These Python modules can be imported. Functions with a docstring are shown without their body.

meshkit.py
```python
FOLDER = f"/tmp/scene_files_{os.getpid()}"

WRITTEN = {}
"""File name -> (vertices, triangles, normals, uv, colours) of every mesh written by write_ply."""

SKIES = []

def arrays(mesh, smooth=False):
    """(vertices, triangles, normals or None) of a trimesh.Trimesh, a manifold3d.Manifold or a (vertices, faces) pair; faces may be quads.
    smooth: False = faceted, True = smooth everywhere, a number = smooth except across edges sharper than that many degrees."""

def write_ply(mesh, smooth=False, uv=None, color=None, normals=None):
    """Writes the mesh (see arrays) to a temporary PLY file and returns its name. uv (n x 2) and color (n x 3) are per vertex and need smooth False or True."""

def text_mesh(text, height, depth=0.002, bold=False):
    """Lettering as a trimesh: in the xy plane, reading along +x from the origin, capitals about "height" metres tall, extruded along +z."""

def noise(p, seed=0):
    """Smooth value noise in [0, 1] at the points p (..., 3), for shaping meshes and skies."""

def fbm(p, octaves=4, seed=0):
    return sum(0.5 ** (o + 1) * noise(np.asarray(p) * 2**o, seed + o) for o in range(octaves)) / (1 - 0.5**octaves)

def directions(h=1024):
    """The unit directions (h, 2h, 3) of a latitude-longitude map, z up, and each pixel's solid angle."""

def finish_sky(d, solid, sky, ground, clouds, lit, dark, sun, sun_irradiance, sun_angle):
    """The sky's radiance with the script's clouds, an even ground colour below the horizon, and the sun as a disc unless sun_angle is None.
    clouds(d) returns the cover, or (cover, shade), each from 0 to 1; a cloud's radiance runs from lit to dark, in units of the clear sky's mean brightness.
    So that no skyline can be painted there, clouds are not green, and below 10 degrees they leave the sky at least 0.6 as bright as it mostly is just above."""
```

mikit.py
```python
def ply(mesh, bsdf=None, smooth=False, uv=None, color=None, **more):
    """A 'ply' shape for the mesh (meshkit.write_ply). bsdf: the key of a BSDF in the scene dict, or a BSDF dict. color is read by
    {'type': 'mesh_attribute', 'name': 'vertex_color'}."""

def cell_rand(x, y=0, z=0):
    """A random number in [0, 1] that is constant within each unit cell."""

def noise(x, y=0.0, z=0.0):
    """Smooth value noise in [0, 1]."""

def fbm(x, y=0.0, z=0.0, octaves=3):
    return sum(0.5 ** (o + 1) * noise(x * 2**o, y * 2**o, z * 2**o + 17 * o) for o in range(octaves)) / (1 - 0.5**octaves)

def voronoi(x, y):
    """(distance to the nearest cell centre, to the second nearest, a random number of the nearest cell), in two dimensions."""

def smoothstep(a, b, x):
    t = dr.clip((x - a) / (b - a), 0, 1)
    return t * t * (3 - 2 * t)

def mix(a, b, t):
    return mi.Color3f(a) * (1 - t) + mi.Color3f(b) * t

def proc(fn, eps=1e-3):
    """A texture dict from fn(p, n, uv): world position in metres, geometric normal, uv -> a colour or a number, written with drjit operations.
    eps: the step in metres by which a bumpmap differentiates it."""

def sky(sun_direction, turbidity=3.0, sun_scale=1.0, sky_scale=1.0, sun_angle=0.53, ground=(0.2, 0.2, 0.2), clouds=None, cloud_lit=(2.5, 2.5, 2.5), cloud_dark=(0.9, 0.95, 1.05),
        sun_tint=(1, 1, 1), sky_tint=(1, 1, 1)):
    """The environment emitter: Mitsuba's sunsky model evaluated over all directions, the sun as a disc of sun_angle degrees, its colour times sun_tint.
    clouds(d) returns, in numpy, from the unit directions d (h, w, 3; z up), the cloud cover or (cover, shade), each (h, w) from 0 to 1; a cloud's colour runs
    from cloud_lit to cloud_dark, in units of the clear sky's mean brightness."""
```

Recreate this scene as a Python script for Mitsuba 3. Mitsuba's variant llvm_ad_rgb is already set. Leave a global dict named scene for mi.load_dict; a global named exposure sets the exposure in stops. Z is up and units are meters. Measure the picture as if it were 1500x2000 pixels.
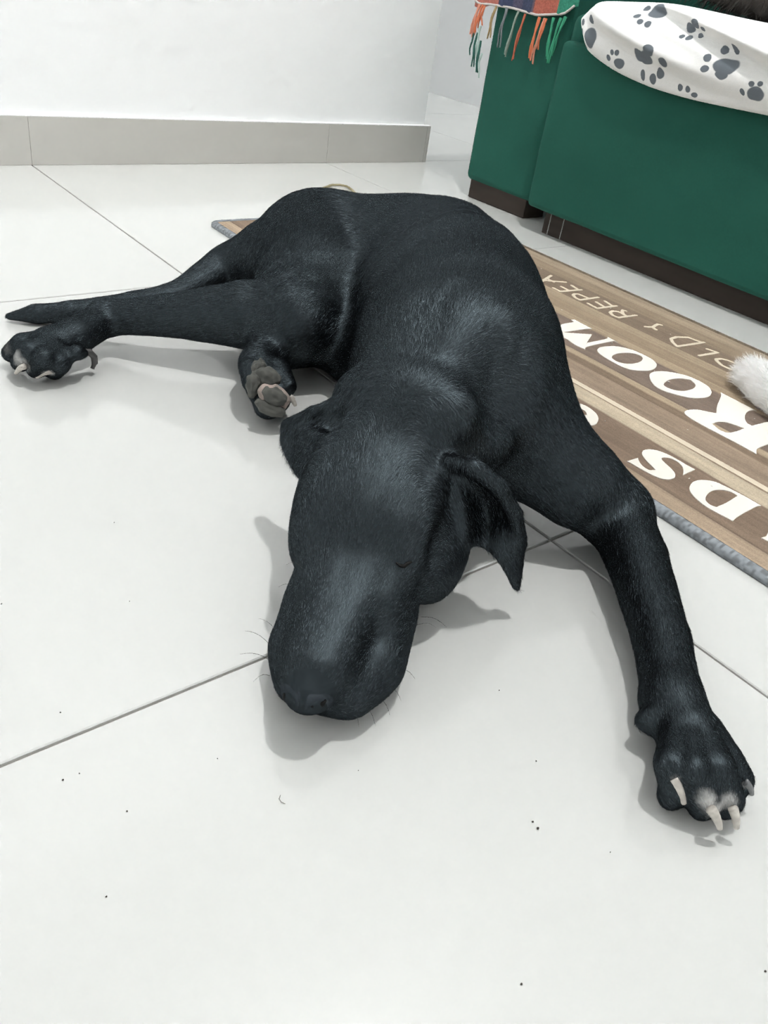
import math, numpy as np, trimesh, mitsuba as mi, drjit as dr, mikit, meshkit
from mikit import proc, noise, fbm, cell_rand, smoothstep, mix
from shapely.geometry import Polygon, LineString
from shapely import affinity
T = mi.ScalarTransform4f
rng = np.random.default_rng(7)
scene, labels = {}, {}
# ================================================================= camera, lamp, exposure
CAM_R = np.array([[0.78231336, -0.60792365, 0.13570056], [-0.25291723, -0.50911253, -0.82270123], [0.56922639, 0.60928915, -0.5520399]])   # rows: right, down, forward
CAM_F, CAM_H = 1574.588, 0.468          # focal length in pixels of the 1500 x 2000 frame; height of the phone above the floor
eye = np.array([0, 0, CAM_H])
scene['camera'] = {'type': 'perspective', 'fov': math.degrees(2*math.atan(750/CAM_F)), 'fov_axis': 'x', 'near_clip': .01, 'far_clip': 100.,
                   'to_world': T().look_at(origin=eye.tolist(), target=(eye+CAM_R[2]).tolist(), up=(-CAM_R[1]).tolist())}
exposure = 0.50
LAMP = np.array([0.80, 0.42, 2.50]); LAMP_R = .045; LAMP_L = 950.0; HALL_L = 70.0

# ================================================================= helpers
def add(key, mesh, bsdf, smooth=False, label=None, cat=None, group=None, kind=None, **kw):
    base, i = key, 0
    while key in scene: i += 1; key = f'{base}_{i:03d}'
    scene[key] = mesh if isinstance(mesh, dict) else mikit.ply(mesh, bsdf, smooth, **kw)
    d = {a: b for a, b in (('label', label), ('category', cat), ('group', group), ('kind', kind)) if b}
    if d: labels[key] = d
    return key
def name(key, label, cat=None, group=None, kind=None):
    labels[key] = {a: b for a, b in (('label', label), ('category', cat), ('group', group), ('kind', kind)) if b}
    return key
def rgb(*c): return {'type': 'rgb', 'value': list(c)}
def mat(key, color, rough=.6, spec=.3, **kw):
    col = color if isinstance(color, dict) else rgb(*color)
    scene[key] = {'type': 'twosided', 'b': {'type': 'principled', 'base_color': col, 'roughness': rough, 'specular': spec, **kw}}
def bump(key, color, fn, scale, rough=.6, spec=.3, eps=1e-3, **kw):
    col = color if isinstance(color, dict) else rgb(*color)
    scene[key] = {'type': 'twosided', 'b': {'type': 'bumpmap', 'tex': proc(fn, eps), 'scale': scale, 'b': {'type': 'principled', 'base_color': col, 'roughness': rough, 'specular': spec, **kw}}}
def box(lo, hi, r=0.0):
    lo, hi = np.array(lo, float), np.array(hi, float)
    m = trimesh.creation.box(hi-lo); m.apply_translation((lo+hi)/2)
    if r <= 0: return m
    import manifold3d as m3
    s = m3.Manifold.sphere(r, 12)
    return m3.Manifold.batch_hull([s.translate([x, y, z]) for x in (lo[0]+r, hi[0]-r) for y in (lo[1]+r, hi[1]-r) for z in (lo[2]+r, hi[2]-r)])
def rot_box(c, half, bev=.0):
    return box(np.array(c)-half, np.array(c)+half, bev)
def tube(pts, rad, sides=6):
    P = np.array(pts, float); r = np.broadcast_to(np.array(rad, float), len(P)); t = np.gradient(P, axis=0); t /= np.linalg.norm(t, axis=1, keepdims=True)
    a = np.cross(t, [.31, .22, .92]); a /= np.linalg.norm(a, axis=1, keepdims=True); b = np.cross(t, a); n = len(P)
    w = np.arange(sides)*2*np.pi/sides
    V = (P[:, None]+r[:, None, None]*(np.cos(w)[None, :, None]*a[:, None]+np.sin(w)[None, :, None]*b[:, None])).reshape(-1, 3)
    F = []
    for i in range(n-1):
        for k in range(sides):
            p, q = i*sides+k, i*sides+(k+1) % sides
            F += [[p, q, q+sides], [p, q+sides, p+sides]]
    V = np.vstack([V, P[0], P[-1]]); c0, c1 = len(V)-2, len(V)-1
    for k in range(sides):
        F += [[c0, (k+1) % sides, k], [c1, (n-1)*sides+k, (n-1)*sides+(k+1) % sides]]
    return trimesh.Trimesh(V, F, process=False)
def cat_mesh(ms): return trimesh.util.concatenate(ms)
def pt(x, y, z): return np.array([x, y, z], float)
def hairs(P, D, L, w, bend=None):
    """one slim triangle per hair from P along D (lengths L, root width w)"""
    D = D/np.linalg.norm(D, axis=1, keepdims=True); s = np.cross(D, rng.normal(size=P.shape)); s /= np.linalg.norm(s, axis=1, keepdims=True)
    n = len(P); w = np.broadcast_to(w, n)[:, None]; V = np.stack([P-s*w/2, P+s*w/2, P+D*L[:, None]], 1).reshape(-1, 3)
    return V, np.arange(3*n).reshape(-1, 3)

class Field:
    def __init__(s,lo,hi,h):
        s.lo=np.array(lo,float); s.h=h; s.n=np.ceil((np.array(hi)-s.lo)/h).astype(int)+1
        s.d=np.full(s.n,.2,np.float32)
    def box(s,lo,hi):
        i=np.clip(np.floor((np.array(lo)-s.lo)/s.h).astype(int),0,s.n-1); j=np.clip(np.ceil((np.array(hi)-s.lo)/s.h).astype(int)+1,1,s.n)
        g=np.meshgrid(*[(s.lo[k]+s.h*np.arange(i[k],j[k])).astype(np.float32) for k in range(3)],indexing='ij')
        return tuple(slice(a,b) for a,b in zip(i,j)),np.stack(g,-1)
    def merge(s,sl,e,k,cut=False):
        d=s.d[sl]
        if cut: e=-e; m=np.maximum(d,e)+(np.maximum(k-np.abs(d-e),0)**2/(4*k) if k>0 else 0)
        else: m=np.minimum(d,e)-(np.maximum(k-np.abs(d-e),0)**2/(4*k) if k>0 else 0)
        s.d[sl]=m
    def cone(s,a,ra,b,rb,k=.02,cut=False,flat=None):
        a=np.array(a,float);b=np.array(b,float);m=max(ra,rb)+k+.012
        sl,p=s.box(np.minimum(a,b)-m,np.maximum(a,b)+m)
        ba=(b-a).astype(np.float32);l2=float(ba@ba)
        t=np.clip(((p-a.astype(np.float32))@ba)/max(l2,1e-9),0,1)
        q=p-a.astype(np.float32)-t[...,None]*ba
        if flat is not None:   # (axis, factor): thinner along axis
            ax,f=flat; ax=np.array(ax,np.float32); c=(q@ax)[...,None]; q=q+ax*c*(1/f-1)
        e=np.linalg.norm(q,axis=-1)-(ra+(rb-ra)*t)
        if flat is not None: e=e*min(1,flat[1]*1.3)
        s.merge(sl,e,k,cut)
    def ell(s,c,r,axes=np.eye(3),k=.02,cut=False):
        c=np.array(c,float);r=np.array(r,float);axes=np.array(axes,float)
        ext=np.sqrt(((axes*r[:,None])**2).sum(0))+k+.012
        sl,p=s.box(c-ext,c+ext)
        q=(p-c.astype(np.float32))@axes.T.astype(np.float32)
        k0=np.linalg.norm(q/r.astype(np.float32),axis=-1);k1=np.linalg.norm(q/(r*r).astype(np.float32),axis=-1)
        s.merge(sl,k0*(k0-1)/np.maximum(k1,1e-6),k,cut)
    def chain(s,pts,k=.02,**q):
        """a limb: cones that share their joints, joined with one another by ki and to the rest by k"""
        ki=q.pop('ki',.006)
        A=np.array([p for p,_ in pts],float); m=max(r for _,r in pts)+k+.012
        sl,p=s.box(A.min(0)-m,A.max(0)+m); e=None
        for (a,ra),(b,rb) in zip(pts[:-1],pts[1:]):
            a=np.array(a,np.float32);b=np.array(b,np.float32);ba=b-a;l2=float(ba@ba);l=l2**.5
            q_=p-a;t=q_@ba/l2
            # exact-ish round cone: shift along the axis so that the taper is tangent
            rad=np.sqrt(np.maximum((q_*q_).sum(-1)-t*t*l2,0)); t=np.clip(t-(ra-rb)/l*rad/l,0,1)
            d=np.linalg.norm(q_-t[...,None]*ba,axis=-1)-(ra+(rb-ra)*t)
            e=d if e is None else np.minimum(e,d)-np.maximum(ki-np.abs(e-d),0)**2/(4*ki)*.5
        s.merge(sl,e,k)
    def sheet(s,grid,thick,k=.008,m=10):
        """a thin flap through a grid of control points (rows x columns x 3), thick a number or one per row and column"""
        from scipy.ndimage import zoom
        from scipy.spatial import cKDTree
        g=np.array(grid,float); th=np.broadcast_to(np.array(thick,float),g.shape[:2])
        up=lambda a: zoom(a,m,order=2 if min(a.shape)>2 else 1,mode='nearest',grid_mode=False)
        P=np.stack([up(g[...,c]) for c in range(3)],-1).reshape(-1,3); T=up(th).reshape(-1)
        lo,hi=P.min(0)-T.max()-k-.01,P.max(0)+T.max()+k+.01
        sl,p=s.box(lo,hi); q=p.reshape(-1,3)
        d,i=cKDTree(P).query(q,k=3)
        s.merge(sl,((d-T[i]).min(1)).reshape(p.shape[:3]).astype(np.float32),k)
    def mesh(s):
        """surface nets"""
        d=s.d; ins=d<0; n=s.n
        c=[ins[i:n[0]-1+i,j:n[1]-1+j,k:n[2]-1+k] for i in (0,1) for j in (0,1) for k in (0,1)]
        cnt=sum(x.astype(np.int8) for x in c); act=(cnt>0)&(cnt<8)
        I=np.argwhere(act); idx=np.full(act.shape,-1,np.int32); idx[act]=np.arange(len(I))
        acc=np.zeros((len(I),3));w=np.zeros(len(I))
        off=np.array([(i,j,k) for i in (0,1) for j in (0,1) for k in (0,1)])
        val=np.stack([d[I[:,0]+o[0],I[:,1]+o[1],I[:,2]+o[2]] for o in off],1)
        for a in range(8):
            for b in range(a+1,8):
                if np.abs(off[a]-off[b]).sum()!=1: continue
                va,vb=val[:,a],val[:,b]; m=(va<0)!=(vb<0)
                t=np.where(m,va/np.where(m,va-vb,1),0)
                acc+=np.where(m[:,None],off[a]+t[:,None]*(off[b]-off[a]),0); w+=m
        V=s.lo+s.h*(I+acc/w[:,None])
        F=[]
        for ax in range(3):
            u,v=[(1,2),(2,0),(0,1)][ax]
            sl0=[slice(1,n[q]-1) for q in range(3)];sl0[ax]=slice(0,n[ax]-1)
            sl1=list(sl0);sl1[ax]=slice(1,n[ax])
            A=ins[tuple(sl0)];B=ins[tuple(sl1)]
            for flip,m in ((0,A&~B),(1,~A&B)):
                J=np.argwhere(m)+np.array([s_.start for s_ in sl0])
                def g(du,dv):
                    K=J.copy();K[:,u]-=du;K[:,v]-=dv;return idx[K[:,0],K[:,1],K[:,2]]
                q=np.stack([g(1,1),g(0,1),g(0,0),g(1,0)],1)
                F.append(q[:,::-1] if flip else q)
        Q=np.vstack(F);F=np.vstack([Q[:,[0,1,2]],Q[:,[0,2,3]]])
        return V,F
def unit(v): v = np.array(v, float); return v/np.linalg.norm(v)

# ================================================================= materials
CLAY = lambda p: fbm(p.x*3, p.y*3, p.z*3, 3)
mat('m_tile', proc(lambda p, n, uv: mix((.575, .58, .565), (.625, .63, .615), fbm(p.x*4, p.y*4, 0, 4))), .12, .6)
mat('m_grout', (.37, .35, .33), .8, .2)
mat('m_skirting', proc(lambda p, n, uv: mix((.52, .505, .475), (.57, .555, .525), fbm(p.x*9, p.z*9, p.y*9, 4))), .25, .4)
PLASTER = lambda p, n, uv: fbm(p.x*38, p.y*38, p.z*38, 3)*.7+fbm(p.x*9, p.y*9, p.z*9, 2)*.8
bump('m_wall', (.93, .94, .945), PLASTER, .004, .9, .1, 2e-3)
mat('m_wallgrey', (.90, .905, .91), .9, .1)
mat('m_ceiling', (.93, .93, .93), .9, .1)
# ================================================================= room shell: floor, skirting, walls, ceiling
X0, X1, Y0, YB, YH, ZC = -1.7, 3.0, -2.0, 2.0, 4.6, 2.6      # left, right, front (behind the camera), back wall, hall end, ceiling
DOOR = 1.789                                                   # the back wall ends here; the floor goes on into the hall
TX, TY, TS = 0.612, 0.395, 0.8045                             # a joint crossing, tile pitch
add('floor', box((X0, Y0, -.03), (X1, YH, -.0035)), 'm_grout', label='glossy off-white porcelain tile floor with grey joints', kind='structure')
for i in range(-3, 4):
    for j in range(-3, 6):
        a, b = TX+i*TS, TY+j*TS
        if a+TS < X0 or a > X1 or b+TS < Y0 or b > YH: continue
        g = .0013
        lo, hi = (max(a+g, X0), max(b+g, Y0)), (min(a+TS-g, X1), min(b+TS-g, YH))
        P = np.array([(lo[0], lo[1]), (hi[0], lo[1]), (hi[0], hi[1]), (lo[0], hi[1])]); e = .0012
        Q = P+np.array([(e, e), (-e, e), (-e, -e), (e, -e)])
        V = np.vstack([np.c_[P, np.full(4, -.0045)], np.c_[P, np.full(4, -.0009)], np.c_[Q, np.zeros(4)]])
        F = [[0, 1, 5, 4], [1, 2, 6, 5], [2, 3, 7, 6], [3, 0, 4, 7], [4, 5, 9, 8], [5, 6, 10, 9], [6, 7, 11, 10], [7, 4, 8, 11], [8, 9, 10, 11]]
        add('floor__tile', (V, F), 'm_tile')
add('wall_back', box((X0-.1, YB, -.03), (DOOR-.018, YB+.15, ZC)), 'm_wall', label='rough plastered white wall behind the dog', kind='structure')
add('wall_right', box((X1, Y0, -.03), (X1+.1, YH, ZC)), 'm_wall', label='white wall at the right, seen past the sofa arm', kind='structure')
add('wall_left', box((X0-.1, Y0, -.03), (X0, YB, ZC)), 'm_wallgrey', label='white wall to the left', kind='structure')
add('wall_front', box((X0-.1, Y0-.1, -.03), (X1+.1, Y0, ZC)), 'm_wallgrey', label='white wall behind the viewer', kind='structure')
add('wall_hall', box((X0-.1, YH, -.03), (X1+.1, YH+.1, ZC)), 'm_wall', label='white wall at the end of the hall', kind='structure')
add('wall_hall_left', box((.6, YB+.15, -.03), (.7, YH, ZC)), 'm_wall', label='white side wall of the hall', kind='structure')
add('ceiling', box((X0-.1, Y0-.1, ZC), (X1+.1, YH+.1, ZC+.1)), 'm_ceiling', label='plain white ceiling', kind='structure')
name('baseboard_back', 'tile skirting along the foot of the white back wall', kind='structure')
cuts = [X0, TX-2*TS, TX-TS, TX, TX+TS, DOOR-.013]
for a, b in zip(cuts[:-1], cuts[1:]):
    add('baseboard_back__tile', box((a+.0003, YB-.013, .0005), (b-.0003, YB, .1015)), 'm_skirting')
add('baseboard_back__tile', box((DOOR-.0122, YB-.013, .0005), (DOOR, YB+.15, .1015)), 'm_skirting')
add('baseboard_back__cap', box((X0, YB-.0125, .1015), (DOOR-.0005, YB, .1035)), 'm_wall', label='white plaster bead on the skirting')
# ================================================================= ceiling lamp (above the dog, out of the frame)
name('ceiling_lamp', 'round white ceiling lamp with a glowing glass dome', 'lamp')
disc = trimesh.creation.icosphere(3, LAMP_R); disc.vertices *= [1, 1, .9]; disc.apply_translation(LAMP-[0, 0, .004])
scene['ceiling_lamp__diffuser'] = mikit.ply(disc, None, False, emitter={'type': 'area', 'radiance': rgb(LAMP_L, LAMP_L*.995, LAMP_L*.98)})
mat('m_whiteplastic', (.8, .8, .8), .4)
add('ceiling_lamp__housing', trimesh.creation.revolve([(0, .045), (LAMP_R+.002, .045), (LAMP_R+.004, .02), (LAMP_R+.016, .02), (LAMP_R+.016, ZC-LAMP[2]), (0, ZC-LAMP[2])], 32, transform=trimesh.transformations.translation_matrix(LAMP)), 'm_whiteplastic', 40)
name('hall_lamp', 'small round ceiling lamp in the hall', 'lamp')
disc = trimesh.creation.cylinder(.07, .004, sections=40); disc.apply_translation((2.3, 3.5, 2.52))
scene['hall_lamp__diffuser'] = mikit.ply(disc, None, False, emitter={'type': 'area', 'radiance': rgb(HALL_L, HALL_L, HALL_L)})
add('hall_lamp__housing', trimesh.creation.revolve([(0, .003), (.072, .003), (.072, -.001), (.082, -.001), (.086, .08), (0, .08)], 32, transform=trimesh.transformations.translation_matrix((2.3, 3.5, 2.52))), 'm_whiteplastic', 40)
# ================================================================= rug
def slant(y): return .025*(y-.5)
BANDS = [(0, (.40, .285, .185)), (.045, (.225, .15, .10)), (.135, (.50, .40, .27)), (.168, (.30, .21, .14)), (.235, (.20, .135, .085)), (.255, (.40, .295, .185)), (.272, (.205, .145, .11)), (.375, (.37, .27, .165)),
         (.40, (.29, .205, .125)), (.44, (.36, .265, .165)), (.47, (.215, .15, .10)), (.545, (.30, .215, .135)), (.585, (.35, .26, .17))]
def planks(p, n, uv):
    u = p.x-.765-.025*(p.y-.5)+.004*(noise(p.y*6, p.x*3)-.5)
    c = mi.Color3f(BANDS[0][1])
    for a, b in BANDS[1:]: c = mix(c, b, smoothstep(a-.002, a+.002, u))
    g = fbm(u*260, p.y*7, 0, 4); g2 = noise(u*70, p.y*2.5)
    c = c*(.72+.38*g+.22*g2)
    for a in (.045, .135, .168, .255, .272, .375, .44, .47, .545):
        k = noise(p.y*9, a*50)
        c = mix(c, (.10, .065, .04), .55*k*smoothstep(.0016, .0004, dr.abs(u-a-.0015)))
    c = c*(.70+.25*noise(p.x*900, p.y*900)+.18*fbm(p.x*60, p.y*25, 3, 3))
    return mix(c, mi.Color3f(mi.luminance(c))*mi.Color3f(1.04, .99, .93), .28)
PILE = lambda p, n, uv: fbm(p.x*700, p.y*700, p.z*200, 2)
bump('m_rug', proc(planks), PILE, .0012, .95, .1, 5e-4, sheen=.3)
bump('m_print', (.78, .745, .68), PILE, .0012, .95, .1, 5e-4)
bump('m_printcream', (.62, .54, .43), PILE, .0012, .95, .1, 5e-4)
bump('m_binding', proc(lambda p, n, uv: dr.select(p.x > 1.2, mix((.10, .08, .06), (.2, .16, .115), noise(p.y*120, p.x*300)), mix((.17, .18, .19), (.30, .325, .35), smoothstep(.2, .8, noise(p.y*330, p.z*300, p.x*90))))), PILE, .001, .9, .1, 5e-4)
name('rug', 'brown plank-patterned runner rug with white lettering, partly under the black dog', 'rug')
RY0, RY1, RX0, RX1, RZ = -.55, 1.497, .768, 1.397, .0085
corner = lambda x, y: (x+slant(y), y)
outer = Polygon([corner(RX0, RY0), corner(RX1, RY0), corner(RX1, RY1), corner(RX0, RY1)]).buffer(-.02).buffer(.02)
inner = outer.buffer(-.0115)
def slab(poly, z0, z1):
    m = trimesh.creation.extrude_polygon(poly, z1-z0, engine='earcut'); m.apply_translation((0, 0, z0)); return m
add('rug__pile', slab(inner, .0006, RZ), 'm_rug')
nb = np.array(outer.exterior.segmentize(.02).coords)[:-1]
ib = np.array(Polygon(nb).buffer(0).exterior.coords)
def ring(poly, prof):
    c = np.array(poly.exterior.segmentize(.02).coords)[:-1]
    nx = np.roll(c, -1, 0)-np.roll(c, 1, 0); nx /= np.linalg.norm(nx, axis=1, keepdims=True); nrm = np.c_[nx[:, 1], -nx[:, 0]]
    if poly.exterior.is_ccw is False: nrm = -nrm
    k = len(prof); V = np.vstack([np.c_[c+nrm*a, np.full(len(c), z)] for a, z in prof]); n = len(c); F = []
    for j in range(k-1):
        for i in range(n): F.append([j*n+i, j*n+(i+1) % n, (j+1)*n+(i+1) % n, (j+1)*n+i])
    return V, F
add('rug__binding', ring(outer, [(0, .0004), (.001, .003), (.0005, .007), (-.003, .0095), (-.008, .0102), (-.0118, .0094), (-.0122, .006)]), 'm_binding', True, label='grey blue stitched edge binding')
def smooth_poly(pts):
    from scipy.interpolate import splprep, splev
    P = np.array(pts+[pts[0]]); ang = []
    out = []
    n = len(pts); A = np.array(pts)
    for i in range(n):                                       # keep corners, round the rest
        p0, p1, p2 = A[i-1], A[i], A[(i+1) % n]; a, b = p1-p0, p2-p1
        c = (a@b)/(np.linalg.norm(a)*np.linalg.norm(b))
        if c < .45: out.append(p1)
        else:
            for t in (-.3, -.1, .1, .3):
                q0, q2 = p1+(p0-p1)*.5, p1+(p2-p1)*.5; s = t+.5
                out.append((1-s)**2*q0+2*s*(1-s)*(p1*1.0)+s*s*q2)
    return out
LETTERS = {
    'S': ([(0.8194, 0.4574), (0.8407, 0.4564), (0.8346, 0.4503), (0.8281, 0.4396), (0.8284, 0.4296), (0.8373, 0.4267), (0.8420, 0.4381), (0.8473, 0.4509), (0.8558, 0.4625), (0.8666, 0.4668), (0.8771, 0.4639), (0.8848, 0.4559), (0.8887, 0.4423), (0.8890, 0.4279), (0.8879, 0.4156), (0.8892, 0.4036), (0.8603, 0.4024), (0.8701, 0.4077), (0.8796, 0.4156), (0.8844, 0.4261), (0.8832, 0.4370), (0.8749, 0.4429), (0.8684, 0.4412), (0.8638, 0.4306), (0.8596, 0.4175), (0.8533, 0.4081), (0.8444, 0.4027), (0.8336, 0.4035), (0.8257, 0.4091), (0.8219, 0.4205), (0.8208, 0.4356), (0.8203, 0.4469), (0.8206, 0.4531)], []),
    'D': ([(0.8413, 0.3805), (0.8545, 0.3859), (0.8676, 0.3864), (0.8789, 0.3815), (0.8880, 0.3724), (0.8897, 0.3573), (0.8919, 0.3375), (0.8913, 0.3128), (0.8866, 0.3151), (0.8374, 0.3134), (0.8259, 0.3107), (0.8240, 0.3265), (0.8223, 0.3446), (0.8271, 0.3622), (0.8331, 0.3729)], [(0.8392, 0.3563), (0.8522, 0.3614), (0.8664, 0.3626), (0.8782, 0.3581), (0.8848, 0.3502), (0.8843, 0.3401), (0.8532, 0.3371), (0.8338, 0.3378), (0.8307, 0.3449), (0.8339, 0.3522)]),
    'amp': ([(0.8792, 0.6069), (0.8869, 0.5992), (0.8937, 0.5909), (0.8939, 0.5786), (0.8885, 0.5619), (0.8782, 0.5504), (0.8621, 0.5417), (0.8507, 0.5426), (0.8469, 0.5483), (0.8452, 0.5619), (0.8455, 0.5774)], [(0.8704, 0.5928), (0.8800, 0.5855), (0.8791, 0.5740), (0.8719, 0.5663), (0.8646, 0.5694), (0.8589, 0.5798)]),
    'A': ([(0.8459, 0.2782), (0.8350, 0.2732), (0.8258, 0.2749), (0.8269, 0.2674), (0.8343, 0.2437), (0.9133, 0.2864)], []),
    'O': ([(1.0775, 0.7189), (1.0931, 0.7263), (1.1089, 0.7251), (1.1268, 0.7209), (1.1381, 0.7104), (1.1463, 0.6964), (1.1477, 0.6765), (1.1472, 0.6596), (1.1393, 0.6437), (1.1263, 0.6342), (1.1045, 0.6283), (1.0868, 0.6331), (1.0709, 0.6430), (1.0655, 0.6570), (1.0662, 0.6729), (1.0686, 0.6989)], [(1.0772, 0.6895), (1.0967, 0.6971), (1.1180, 0.6958), (1.1347, 0.6876), (1.1401, 0.6749), (1.1324, 0.6650), (1.1120, 0.6570), (1.0876, 0.6589), (1.0742, 0.6710)]),
    'O2': ([(1.0868, 0.6212), (1.1045, 0.6243), (1.1224, 0.6195), (1.1367, 0.6080), (1.1490, 0.5914), (1.1511, 0.5690), (1.1469, 0.5495), (1.1324, 0.5355), (1.1149, 0.5279), (1.0979, 0.5285), (1.0777, 0.5367), (1.0659, 0.5522), (1.0566, 0.5687), (1.0563, 0.5863), (1.0679, 0.6034)], [(1.0782, 0.5880), (1.1025, 0.5947), (1.1271, 0.5908), (1.1396, 0.5793), (1.1321, 0.5629), (1.1126, 0.5555), (1.0877, 0.5562), (1.0741, 0.5672), (1.0723, 0.5800)]),
    'R': ([(1.1468, 0.5297), (1.1428, 0.4656), (1.1425, 0.4692), (1.1276, 0.4719), (1.1058, 0.4640), (1.0870, 0.4502), (1.0870, 0.4404), (1.0983, 0.4396), (1.1253, 0.4372), (1.1587, 0.4313), (1.1425, 0.3984), (1.0887, 0.3966), (1.0556, 0.3975), (1.0255, 0.3983), (1.0117, 0.3891), (1.0129, 0.4122), (1.0131, 0.4417), (1.0126, 0.4718), (1.0147, 0.4977), (1.0211, 0.5116), (1.0340, 0.5146), (1.0519, 0.5096), (1.0616, 0.4969), (1.0703, 0.4883), (1.0944, 0.5032), (1.1391, 0.5226)], [(1.0317, 0.4708), (1.0469, 0.4713), (1.0592, 0.4648), (1.0640, 0.4520), (1.0673, 0.4409), (1.0440, 0.4406), (1.0282, 0.4430), (1.0239, 0.4534)]),
    'M': ([(1.1023, 0.8251), (1.1436, 0.8237), (1.1464, 0.8330), (1.1540, 0.8326), (1.1511, 0.7891), (1.1462, 0.7927), (1.0894, 0.7960), (1.0705, 0.7967)], []),
    'M2': ([(1.0783, 0.8017), (1.0862, 0.7933), (1.1293, 0.7710), (1.0871, 0.7478), (1.1442, 0.7467), (1.1495, 0.7537), (1.1464, 0.7282), (1.1464, 0.7365), (1.0695, 0.7376), (1.0620, 0.7295), (1.0587, 0.7505), (1.0668, 0.7734), (1.0628, 0.7879)], []),
}
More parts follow.
